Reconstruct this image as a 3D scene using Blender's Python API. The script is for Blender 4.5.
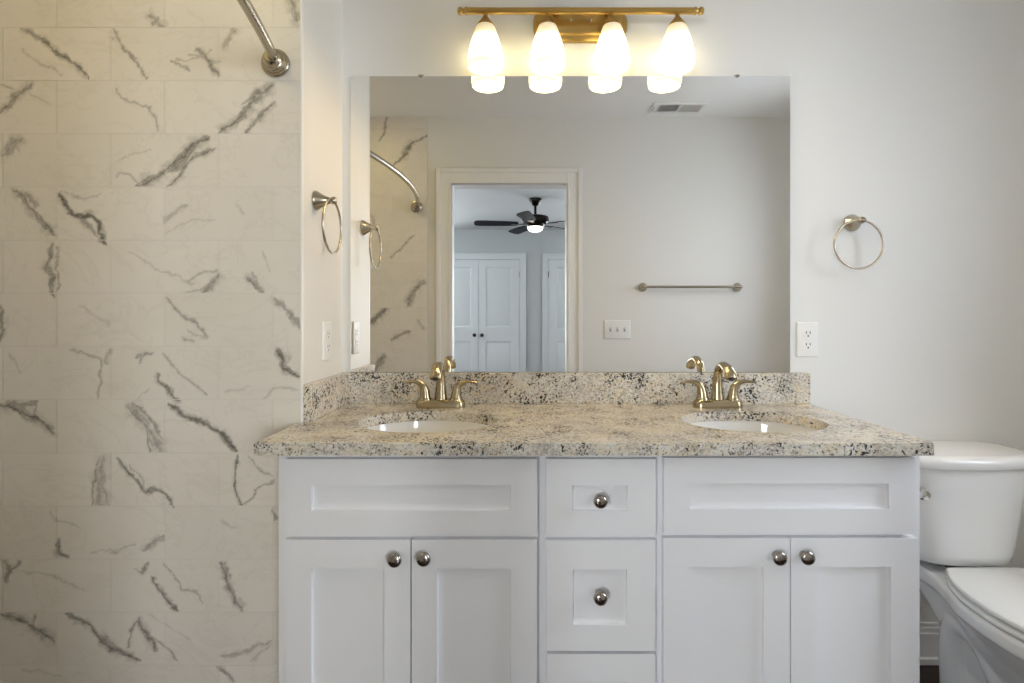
import bpy, bmesh, math, random
import numpy as np
from mathutils import Vector, Matrix

random.seed(7)
SC = bpy.context.scene
for _o in list(bpy.data.objects):
    bpy.data.objects.remove(_o)
COL = SC.collection
PI = math.pi

# ---------------------------------------------------------------- camera, world, light, exposure
F, VX, VY, EYE, CY = 537.0, 519.0, 318.0, 1.15, -1.80      # focal length in px, vanishing point, eye height, camera y
cd = bpy.data.cameras.new('camera')
cam = bpy.data.objects.new('camera', cd); COL.objects.link(cam)
cam.location = (0, CY, EYE); cam.rotation_euler = (PI/2, 0, 0)
cd.sensor_fit = 'HORIZONTAL'; cd.sensor_width = 36; cd.lens = F/1024*36
cd.shift_x = -(VX-512)/1024; cd.shift_y = -(341.5-VY)/1024
cd.clip_start = 0.02; cd.clip_end = 60
SC.camera = cam

w = bpy.data.worlds.new('world'); SC.world = w; w.use_nodes = True
w.node_tree.nodes['Background'].inputs[0].default_value = (0.75, 0.87, 1.0, 1)
w.node_tree.nodes['Background'].inputs[1].default_value = 0.3

def area(name, loc, direction, sx, sy, power, color):
    ld = bpy.data.lights.new(name, 'AREA'); ld.shape = 'RECTANGLE'; ld.size = sx; ld.size_y = sy
    ld.energy = power; ld.color = color
    o = bpy.data.objects.new(name, ld); COL.objects.link(o); o.location = loc
    o.rotation_euler = Vector(direction).to_track_quat('-Z', 'Y').to_euler()
    return o
# daylight outside the bathroom window (right wall)
area('daylight_bath_window', (2.35, -0.92, 1.75), (-1, 0.0, -0.2), 1.3, 1.4, 80, (0.81, 0.88, 1.0))

# added, unseen bedroom windows; their fill comes through the doorway onto the vanity front
for _x in (-1.95, 1.95):
    area('added_far_window_light', (_x, -6.75, 1.55), (0, 1, -0.03), 1.6, 2.0, 295, (0.93, 0.975, 1.0))

area('added_bedroom_side_light', (-3.2, -4.9, 1.6), (1, 0, -0.05), 1.4, 1.5, 40, (0.80, 0.91, 1.0))  # added, unseen side light to bring out the bedroom door panels

SC.view_settings.view_transform = 'Standard'
SC.view_settings.look = 'None'
SC.view_settings.gamma = 1.0
SC.view_settings.use_curve_mapping = False
SC.view_settings.exposure = 0.0
SC.cycles.use_denoising = True
SC.cycles.max_bounces = 16
SC.cycles.diffuse_bounces = 8
SC.cycles.glossy_bounces = 6
SC.cycles.sample_clamp_indirect = 6.0
SC.cycles.caustics_reflective = False
SC.cycles.caustics_refractive = False

# ---------------------------------------------------------------- materials
def mat(name):
    m = bpy.data.materials.new(name); m.use_nodes = True
    return m, m.node_tree, m.node_tree.nodes['Principled BSDF']

class NT:
    def __init__(s, nt): s.nt = nt
    def n(s, t, **kw):
        x = s.nt.nodes.new(t)
        for k, v in kw.items(): setattr(x, k, v)
        return x
    def l(s, a, b): s.nt.links.new(a, b)
    def pos(s): return s.n('ShaderNodeNewGeometry').outputs['Position']
    def obj(s): return s.n('ShaderNodeTexCoord').outputs['Object']
    def mapping(s, v, scale=(1, 1, 1), rot=(0, 0, 0), loc=(0, 0, 0)):
        x = s.n('ShaderNodeMapping'); s.l(v, x.inputs[0])
        x.inputs['Scale'].default_value = scale; x.inputs['Rotation'].default_value = rot; x.inputs['Location'].default_value = loc
        return x.outputs[0]
    def noise(s, v, scale, detail=3, rough=0.5, dist=0.0):
        x = s.n('ShaderNodeTexNoise'); s.l(v, x.inputs['Vector'])
        x.inputs['Scale'].default_value = scale; x.inputs['Detail'].default_value = detail
        x.inputs['Roughness'].default_value = rough; x.inputs['Distortion'].default_value = dist
        return x.outputs['Fac']
    def ramp(s, f, stops):
        x = s.n('ShaderNodeValToRGB'); s.l(f, x.inputs[0]); e = x.color_ramp.elements
        while len(e) < len(stops): e.new(0.5)
        for el, (p, c) in zip(e, stops):
            el.position = p; el.color = (c, c, c, 1) if not hasattr(c, '__len__') else (*c, 1)
        return x.outputs[0]
    def mix(s, f, a, b, mode='MIX'):
        x = s.n('ShaderNodeMix', data_type='RGBA', blend_type=mode)
        for v, i in ((f, 0), (a, 6), (b, 7)):
            if hasattr(v, 'links'): s.l(v, x.inputs[i])
            elif i == 0: x.inputs[0].default_value = v
            else: x.inputs[i].default_value = (*v, 1)
        return x.outputs[2]
    def math(s, op, a, b=None, c=None):
        x = s.n('ShaderNodeMath', operation=op)
        for i, v in enumerate((a, b, c)):
            if v is None: continue
            if hasattr(v, 'links'): s.l(v, x.inputs[i])
            else: x.inputs[i].default_value = v
        return x.outputs[0]
    def bump(s, h, strength, dist=0.001):
        x = s.n('ShaderNodeBump'); s.l(h, x.inputs['Height'])
        x.inputs['Strength'].default_value = strength; x.inputs['Distance'].default_value = dist
        return x.outputs[0]

def paint(name, col, rough=0.55, bump=0.08, scale=260, spec=0.35):
    m, nt, p = mat(name); N = NT(nt)
    v = N.pos()
    f = N.noise(v, 1.7, 2)
    c = N.mix(f, tuple(x*0.985 for x in col), tuple(min(1, x*1.015) for x in col))
    N.l(c, p.inputs['Base Color'])
    p.inputs['Roughness'].default_value = rough
    p.inputs['Specular IOR Level'].default_value = spec
    N.l(N.bump(N.noise(v, scale, 2), bump, 0.0006), p.inputs['Normal'])
    return m

def metal(name, col, rough=0.25, brushed=0.08):
    m, nt, p = mat(name); N = NT(nt)
    v = N.mapping(N.obj(), (900, 900, 40))
    f = N.noise(v, 1.0, 2)
    p.inputs['Base Color'].default_value = (*col, 1)
    p.inputs['Metallic'].default_value = 1.0
    N.l(N.math('MULTIPLY_ADD', f, brushed, rough-brushed/2), p.inputs['Roughness'])
    return m

def gloss(name, col, rough=0.08, spec=0.5, coat=0.0):
    m, nt, p = mat(name); N = NT(nt)
    f = N.noise(N.pos(), 6, 2)
    N.l(N.mix(f, tuple(x*0.99 for x in col), col), p.inputs['Base Color'])
    p.inputs['Roughness'].default_value = rough
    p.inputs['Specular IOR Level'].default_value = spec
    p.inputs['Coat Weight'].default_value = coat
    return m

def emissive(name, col, strength, base=(0.9, 0.9, 0.9), grad=None):
    m, nt, p = mat(name); N = NT(nt)
    p.inputs['Base Color'].default_value = (*base, 1)
    p.inputs['Roughness'].default_value = 0.3
    p.inputs['Emission Color'].default_value = (*col, 1)
    p.inputs['Emission Strength'].default_value = strength
    if grad:       # lamp glass glows brightest around its bulb
        sx = N.n('ShaderNodeSeparateXYZ'); N.l(N.obj(), sx.inputs[0])
        mr = N.n('ShaderNodeMapRange'); N.l(sx.outputs[2], mr.inputs[0])
        mr.inputs[1].default_value = grad[0]; mr.inputs[2].default_value = grad[1]
        N.l(N.ramp(mr.outputs[0], grad[2]), p.inputs['Emission Color'])
    return m

M = {}
M['wall'] = paint('wall_paint', (0.80, 0.79, 0.76))
M['ceil'] = paint('ceiling_paint', (0.92, 0.915, 0.90), 0.7)
M['trim'] = paint('trim_paint', (0.86, 0.85, 0.83), 0.3, 0.02, 120)
M['cab'] = paint('cabinet_paint', (0.845, 0.85, 0.875), 0.32, 0.02, 150)
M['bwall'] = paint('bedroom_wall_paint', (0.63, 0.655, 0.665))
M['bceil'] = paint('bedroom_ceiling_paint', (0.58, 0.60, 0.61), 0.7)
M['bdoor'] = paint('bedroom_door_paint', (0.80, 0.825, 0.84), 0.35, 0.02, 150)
M['plastic'] = gloss('white_plastic', (0.84, 0.84, 0.82), 0.45, 0.25)
M['slotgrey'] = gloss('grey_slot', (0.35, 0.34, 0.32), 0.5)
M['dark'] = gloss('dark_slot', (0.03, 0.03, 0.03), 0.5)
M['ceramic'] = gloss('white_ceramic', (0.86, 0.86, 0.85), 0.06, 0.5, 0.3)
M['seatplastic'] = gloss('white_seat_plastic', (0.87, 0.87, 0.85), 0.18)
M['nickel'] = metal('brushed_nickel', (0.46, 0.41, 0.325), 0.26)
M['faucet'] = metal('satin_faucet_metal', (0.43, 0.355, 0.225), 0.24)
M['chrome'] = metal('chrome', (0.75, 0.75, 0.76), 0.08, 0.02)
M['knob'] = metal('dark_nickel_knob', (0.40, 0.37, 0.34), 0.16, 0.04)
M['brass'] = metal('warm_lit_nickel', (0.52, 0.34, 0.11), 0.36)  # nickel with the warm lamp light put into its colour
M['bronze'] = metal('dark_bronze', (0.03, 0.026, 0.024), 0.35)
M['bladewood'] = gloss('dark_blade', (0.012, 0.013, 0.02), 0.6, 0.12)

def mk_mirror():
    m, nt, p = mat('mirror_silver')
    p.inputs['Base Color'].default_value = (0.965, 0.97, 0.96, 1)
    p.inputs['Metallic'].default_value = 1.0; p.inputs['Roughness'].default_value = 0.0
    return m
M['mirror'] = mk_mirror()

def mk_pane():
    m = bpy.data.materials.new('window_glass'); m.use_nodes = True; nt = m.node_tree; N = NT(nt)
    nt.nodes.remove(nt.nodes['Principled BSDF'])
    t = N.n('ShaderNodeBsdfTransparent'); g = N.n('ShaderNodeBsdfGlossy'); g.inputs['Roughness'].default_value = 0.02
    mx = N.n('ShaderNodeMixShader'); mx.inputs[0].default_value = 0.06
    N.l(t.outputs[0], mx.inputs[1]); N.l(g.outputs[0], mx.inputs[2]); N.l(mx.outputs[0], nt.nodes['Material Output'].inputs[0])
    return m
M['pane'] = mk_pane()

def mk_granite():
    m, nt, p = mat('speckled_granite'); N = NT(nt)
    v = N.pos()
    big = N.noise(v, 8, 3, 0.6)
    mid = N.noise(v, 42, 4, 0.65, 0.4)
    base = N.mix(N.ramp(big, [(0.38, 0.0), (0.62, 1.0)]), (0.68, 0.63, 0.54), (0.73, 0.64, 0.475))
    base = N.mix(N.ramp(mid, [(0.42, 0.0), (0.60, 1.0)]), base, (0.73, 0.70, 0.645))
    # smoky grey mineral, fine grained, thicker in some drifts
    drift = N.ramp(N.noise(N.mapping(v, (1, 1, 1), (0, 0, 0), (2, 9, 4)), 7, 3, 0.6), [(0.35, 0.0), (0.70, 0.17)])
    g = N.math('ADD', N.noise(N.mapping(v, (1, 1.3, 1.2), (0.3, 0.4, 0.5)), 130, 4, 0.7, 0.5), drift)
    base = N.mix(N.ramp(g, [(0.54, 0.0), (0.68, 0.7)]), base, (0.30, 0.285, 0.27))
    b = N.noise(N.mapping(v, (1, 1, 1), (0, 0, 0), (3.1, 1.7, 9.2)), 70, 4, 0.65, 0.5)
    base = N.mix(N.ramp(b, [(0.60, 0.0), (0.68, 0.75)]), base, (0.22, 0.13, 0.06))
    # black flecks, gathered in clusters
    clus = N.ramp(N.noise(N.mapping(v, (1, 1, 1), (0, 0, 0), (7, 5, 2)), 12, 3, 0.6), [(0.40, 0.0), (0.68, 0.15)])
    k = N.noise(N.mapping(v, (1, 1, 1), (0.6, 0.2, 0.9), (1, 4, 6)), 150, 3, 0.6, 0.4)
    base = N.mix(N.ramp(N.math('ADD', k, clus), [(0.635, 0.0), (0.68, 0.96)]), base, (0.018, 0.018, 0.024))
    k2 = N.noise(N.mapping(v, (1, 1, 1), (0.1, 0.7, 0.2), (11, 2, 8)), 62, 3, 0.6, 0.8)
    base = N.mix(N.ramp(N.math('ADD', k2, N.math('MULTIPLY', clus, 0.5)), [(0.66, 0.0), (0.69, 0.96)]), base, (0.02, 0.018, 0.018))
    N.l(base, p.inputs['Base Color'])
    p.inputs['Roughness'].default_value = 0.16
    p.inputs['Specular IOR Level'].default_value = 0.35
    return m
M['granite'] = mk_granite()

def mk_tile():
    m, nt, p = mat('marble_tile'); N = NT(nt)
    v = N.pos()
    at = N.n('ShaderNodeAttribute', attribute_name='vein'); sep = N.n('ShaderNodeSeparateColor'); N.l(at.outputs['Color'], sep.inputs[0])
    fine = N.noise(v, 210, 5, 0.7, 0.6); fine2 = N.noise(v, 60, 4, 0.65)
    cloud = N.noise(v, 5.5, 5, 0.6, 0.6)
    base = N.mix(N.ramp(cloud, [(0.35, 0.0), (0.7, 1.0)]), (0.83, 0.795, 0.74), (0.785, 0.75, 0.69))
    base = N.mix(sep.outputs[2], base, (0.72, 0.685, 0.625))        # per-tile tone in the blue channel
    hair = N.math('ABSOLUTE', N.math('SUBTRACT', N.noise(N.mapping(v, (1, 1, 1.6), (0, 0.6, 0), (4, 2, 1)), 4.5, 6, 0.62, 1.2), 0.5))
    base = N.mix(N.ramp(hair, [(0.0, 0.15), (0.022, 0.0)]), base, (0.50, 0.46, 0.40))
    mod = N.math('ADD', N.ramp(fine, [(0.30, 0.45), (0.62, 1.1)]), N.math('SUBTRACT', fine2, 0.5))
    soft = N.math('MULTIPLY', sep.outputs[1], N.ramp(fine2, [(0.3, 0.35), (0.7, 1.0)]))
    base = N.mix(soft, base, (0.34, 0.315, 0.28))
    base = N.mix(N.math('MINIMUM', N.math('MULTIPLY', sep.outputs[0], mod), 0.96), base, (0.13, 0.115, 0.098))
    N.l(base, p.inputs['Base Color'])
    p.inputs['Roughness'].default_value = 0.34
    p.inputs['Specular IOR Level'].default_value = 0.35
    return m
M['tile'] = mk_tile()
M['grout'] = paint('grout', (0.74, 0.71, 0.67), 0.8, 0.2, 300)

def mk_floor():
    m, nt, p = mat('dark_wood_floor'); N = NT(nt)
    v = N.pos()
    br = N.n('ShaderNodeTexBrick'); N.l(N.mapping(v, (1, 1, 1)), br.inputs[0])
    br.inputs['Scale'].default_value = 1.0; br.inputs['Brick Width'].default_value = 1.1; br.inputs['Row Height'].default_value = 0.12
    br.inputs['Mortar Size'].default_value = 0.0015; br.inputs['Color1'].default_value = (0.035, 0.014, 0.009, 1)
    br.inputs['Color2'].default_value = (0.055, 0.022, 0.013, 1); br.inputs['Mortar'].default_value = (0.008, 0.004, 0.003, 1)
    g = N.noise(N.mapping(v, (3, 60, 3)), 1.0, 4, 0.6)
    N.l(N.mix(N.ramp(g, [(0.3, 0.0), (0.75, 0.6)]), br.outputs[0], (0.018, 0.008, 0.005)), p.inputs['Base Color'])
    p.inputs['Roughness'].default_value = 0.3
    return m
M['floor'] = mk_floor()
WARM = (1.0, 0.72, 0.37)
M['shade'] = emissive('frosted_lamp_glass', WARM, 4.2, (0.9, 0.86, 0.78), (-0.047, 0.091,
              [(0.0, (0.26, 0.22, 0.10)), (0.10, (0.40, 0.34, 0.17)), (0.36, (1.0, 0.86, 0.53)), (0.52, (1.0, 0.86, 0.53)), (0.76, (0.16, 0.125, 0.058)), (1.0, (0.06, 0.042, 0.016))]))
M['bulb'] = emissive('lit_bulb', (1.0, 0.80, 0.50), 20.0)
M['fanlight'] = emissive('fan_lamp_glass', (1.0, 0.93, 0.82), 7.0)

# ---------------------------------------------------------------- mesh helpers
def sharp(bm, ang=35):
    a = math.radians(ang)
    for f in bm.faces: f.smooth = True
    for e in bm.edges:
        e.smooth = not (len(e.link_faces) == 2 and e.calc_face_angle(0) > a)

def link(name, bm, m, parent=None, ang=35):
    bmesh.ops.recalc_face_normals(bm, faces=bm.faces)
    sharp(bm, ang)
    me = bpy.data.meshes.new(name); bm.to_mesh(me); bm.free()
    me.materials.append(m)
    o = bpy.data.objects.new(name, me); COL.objects.link(o)
    if parent is not None: o.parent = parent
    return o

def NB(): return bmesh.new()

def box(bm, x0, x1, y0, y1, z0, z1, bev=0.0, seg=2):
    vs = [bm.verts.new((x, y, z)) for x in (x0, x1) for y in (y0, y1) for z in (z0, z1)]
    q = [(0, 1, 3, 2), (4, 6, 7, 5), (0, 4, 5, 1), (2, 3, 7, 6), (0, 2, 6, 4), (1, 5, 7, 3)]
    fs = [bm.faces.new([vs[i] for i in f]) for f in q]
    if bev > 0:
        es = list({e for f in fs for e in f.edges})
        bmesh.ops.bevel(bm, geom=es, offset=bev, segments=seg, affect='EDGES', profile=0.5)
    return bm

def loft(bm, rings, cap0=True, cap1=True, closed=True):
    R = [[bm.verts.new(p) for p in r] for r in rings]
    n = len(R[0])
    for a, b in zip(R[:-1], R[1:]):
        for i in range(n if closed else n-1):
            j = (i+1) % n
            bm.faces.new((a[i], a[j], b[j], b[i]))
    if cap0: bm.faces.new(list(reversed(R[0])))
    if cap1: bm.faces.new(R[-1])
    return bm

def lathe(bm, prof, n=32, axis='z', at=(0, 0, 0), cap0=True, cap1=True, mtx=None):
    """prof: [(r, h)...]; axis: direction of h."""
    rings = []
    for r, h in prof:
        ring = []
        for k in range(n):
            a = 2*PI*k/n; c, s = r*math.cos(a), r*math.sin(a)
            p = {'z': (c, s, h), 'y': (c, h, s), 'x': (h, c, s), '-y': (c, -h, s)}[axis]
            p = Vector(p)
            if mtx is not None: p = mtx @ p
            ring.append(p + Vector(at))
        rings.append(ring)
    return loft(bm, rings, cap0, cap1)

def spline(pts, k=8):
    P = [Vector(p) for p in pts]; out = []
    for i in range(len(P)-1):
        a = P[max(0, i-1)]; b = P[i]; c = P[i+1]; d = P[min(len(P)-1, i+2)]
        for j in range(k):
            t = j/k
            out.append(0.5*((2*b)+(c-a)*t+(2*a-5*b+4*c-d)*t*t+(3*b-a-3*c+d)*t**3))
    out.append(P[-1]); return out

def tube(bm, pts, radii, n=16, k=8, flat=None, cap=True):
    """sweep along a smooth path; radii per control point (or one), flat = (su, sv) squash per control point."""
    if not hasattr(radii, '__len__'): radii = [radii]*len(pts)
    q = [(*p, r, *( (1, 1) if flat is None else flat[i])) for i, (p, r) in enumerate(zip(pts, radii))]
    P = spline([p[:3] for p in q], k)
    extra = spline([p[3:6] for p in q], k)
    rings = []; up = None
    for i, p in enumerate(P):
        t = (P[min(i+1, len(P)-1)] - P[max(i-1, 0)]).normalized()
        if up is None:
            up = Vector((1, 0, 0)) if abs(t.x) < 0.8 else Vector((0, 1, 0))
        u = (up - t*up.dot(t)).normalized(); v = t.cross(u); up = u
        r, su, sv = extra[i]
        rings.append([p + u*(math.cos(2*PI*j/n)*r*su) + v*(math.sin(2*PI*j/n)*r*sv) for j in range(n)])
    return loft(bm, rings, cap, cap)

def torus(bm, c, R, r, normal='y', n=56, m=12, mtx=None):
    rings = []
    for i in range(n):
        a = 2*PI*i/n
        ring = []
        for j in range(m):
            b = 2*PI*j/m; d = R + r*math.cos(b); h = r*math.sin(b)
            p = {'y': (d*math.cos(a), h, d*math.sin(a)), 'x': (h, d*math.cos(a), d*math.sin(a)), 'z': (d*math.cos(a), d*math.sin(a), h)}[normal]
            p = Vector(p)
            if mtx is not None: p = mtx @ p
            ring.append(p + Vector(c))
        rings.append(ring)
    rings.append(rings[0])
    R_ = [[bm.verts.new(p) for p in rr] for rr in rings[:-1]]
    for i in range(n):
        a_, b_ = R_[i], R_[(i+1) % n]
        for j in range(m):
            k = (j+1) % m
            bm.faces.new((a_[j], a_[k], b_[k], b_[j]))
    return bm

def rrect(w, h, r, n=6, cx=0, cz=0):
    out = []
    for qx, qz, a0 in ((1, 1, 0), (-1, 1, PI/2), (-1, -1, PI), (1, -1, 1.5*PI)):
        for i in range(n+1):
            a = a0 + PI/2*i/n
            out.append((cx+qx*(w/2-r)+r*math.cos(a), cz+qz*(h/2-r)+r*math.sin(a)))
    return out

def superell(hx, y0, y1, e=4.0, n=64):
    cy, hy = (y0+y1)/2, (y1-y0)/2; out = []
    for i in range(n):
        a = 2*PI*i/n; c, s = math.cos(a), math.sin(a)
        out.append((hx*math.copysign(abs(c)**(2/e), c), cy+hy*math.copysign(abs(s)**(2/e), s)))
    return out

def thing(name, label, cat, loc=(0, 0, 0), group=None):
    o = bpy.data.objects.new(name, None); COL.objects.link(o); o.location = loc; o.empty_display_size = 0.05
    o['label'] = label; o['category'] = cat
    if group: o['group'] = group
    return o

def copy_thing(root, loc, label):
    r = root.copy(); COL.objects.link(r); r.location = loc; r['label'] = label
    for ch in list(root.children):
        c = ch.copy(); COL.objects.link(c); c.parent = r
        for g in list(ch.children):
            d = g.copy(); COL.objects.link(d); d.parent = c
    return r

def struct(name, bm, m, parent=None, label=None):
    o = link(name, bm, m, parent)
    if parent is None: o['kind'] = 'structure'
    if label: o['label'] = label
    return o

def sroot(name, label, loc=(0, 0, 0)):
    o = bpy.data.objects.new(name, None); COL.objects.link(o); o.location = loc
    o['kind'] = 'structure'; o['label'] = label
    return o

# pixel -> metre helpers for a plane at distance d in front of the lens
def PX(x, d): return (x-VX)*d/F
def PZ(y, d): return EYE+(VY-y)*d/F

# ---------------------------------------------------------------- the setting
XL, XR, YT, YO, H = -0.592, 1.88, -0.338, -1.69, 2.45      # left wall, right wall, tiled wall, door wall, ceiling
XS = -1.45                                                 # far side of the shower
WT = 0.11
BYF, BXL, BXR = -6.10, -2.7, 2.7                           # bedroom far wall, sides

struct('wall_back', box(NB(), XL-0.1, XR+0.1, 0, 0.1, 0, H), M['wall'], label='pale painted wall behind the mirror and vanity')
struct('wall_left', box(NB(), XL-0.10, XL, YT+0.009, 0, 0, H), M['wall'], label='narrow pale wall left of the mirror')
struct('floor', box(NB(), BXL-0.1, BXR+0.1, BYF-0.1, 0.1, -0.1, 0), M['floor'], label='dark brown wood floor')
struct('ceiling', box(NB(), BXL-0.1, BXR+0.1, YO-WT/2, 0.1, H, H+0.1), M['ceil'], label='flat white bathroom ceiling')
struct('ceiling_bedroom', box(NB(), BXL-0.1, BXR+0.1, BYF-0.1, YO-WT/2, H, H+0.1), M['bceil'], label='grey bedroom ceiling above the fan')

bm = NB()                                                  # right wall with its window opening
WY0, WY1, WZ0, WZ1 = -1.22, -0.62, 1.00, 2.10
box(bm, XR, XR+0.1, YO, WY0, 0, H); box(bm, XR, XR+0.1, WY1, 0, 0, H)
box(bm, XR, XR+0.1, WY0, WY1, 0, WZ0); box(bm, XR, XR+0.1, WY0, WY1, WZ1, H)
struct('wall_right', bm, M['wall'])

def window(name, X, y0, y1, z0, z1, inward, label):
    r = sroot(name, label, (X, (y0+y1)/2, z0))
    a, b, h = -(y1-y0)/2, (y1-y0)/2, z1-z0
    bm = NB()
    for (p, q, s, t) in ((a, a+0.05, 0, h), (b-0.05, b, 0, h), (a+.05, b-.05, 0, 0.05), (a+.05, b-.05, h-0.05, h), (a+.05, b-.05, h/2-0.02, h/2+0.02)):
        box(bm, -0.025, 0.025, p, q, s, t)
    link('window_frame', bm, M['trim'], r)
    link('window_pane', box(NB(), -0.003, 0.003, a+0.05, b-0.05, 0.05, h-0.05), M['pane'], r)
    return r
window('window_1', XR+0.05, WY0, WY1, WZ0, WZ1, -1, 'white framed window in the right bathroom wall')

DX0, DX1, DZ = -0.437, 0.312, 2.018                        # doorway behind the lens
bm = NB()
box(bm, XS-0.1, DX0, YO-WT, YO, 0, H); box(bm, DX1, XR+0.1, YO-WT, YO, 0, H); box(bm, DX0, DX1, YO-WT, YO, DZ, H)
box(bm, BXL, XS-0.1, YO-WT, YO, 0, H); box(bm, XR+0.1, BXR, YO-WT, YO, 0, H)
struct('wall_front', bm, M['wall'], label='pale wall with the doorway, seen in the mirror')

def casing(bm, x0, x1, zt, y, wid, sgn, lift=0.0):
    """stepped door casing round an opening x0..x1, height zt, on a wall face at y (sgn: way it stands out)."""
    lay = ((0.0, wid, 0.011), (wid-0.028, wid, 0.019), (0.0, 0.016, 0.015))
    for a, b, t in lay:
        ya, yb = sorted((y, y+sgn*(t+lift)))
        box(bm, x0-b, x0-a, ya, yb, 0, zt+b, 0.002, 1)
        box(bm, x1+a, x1+b, ya, yb, 0, zt+b, 0.002, 1)
        box(bm, x0-a, x1+a, ya, yb, zt+a, zt+b, 0.002, 1)
bm = NB(); casing(bm, DX0, DX1, DZ, YO, 0.098, 1)
casing(bm, DX0, DX1, DZ, YO-WT, 0.098, -1)
struct('trim_1', bm, M['trim'], label='white stepped casing round the doorway')
bm = NB()
box(bm, DX0-0.001, DX0+0.004, YO-WT, YO, 0, DZ); box(bm, DX1-0.004, DX1+0.001, YO-WT, YO, 0, DZ); box(bm, DX0, DX1, YO-WT, YO, DZ-0.004, DZ+0.001)
struct('trim_2', bm, M['trim'], label='white jamb lining of the doorway')

# baseboards
def baseboard(name, x0, x1, y, sgn):
    bm = NB()
    for z0, z1, t in ((0, 0.022, 0.024), (0.022, 0.100, 0.014), (0.100, 0.118, 0.011), (0.118, 0.132, 0.007)):
        ya, yb = sorted((y, y+sgn*t)); box(bm, x0, x1, ya, yb, z0, z1, 0.002, 1)
    return struct(name, bm, M['trim'], label='white moulded baseboard')
baseboard('baseboard_back', 0.965, XR, 0, -1)
baseboard('baseboard_front', DX1+0.1, XR, YO, 1)

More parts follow.
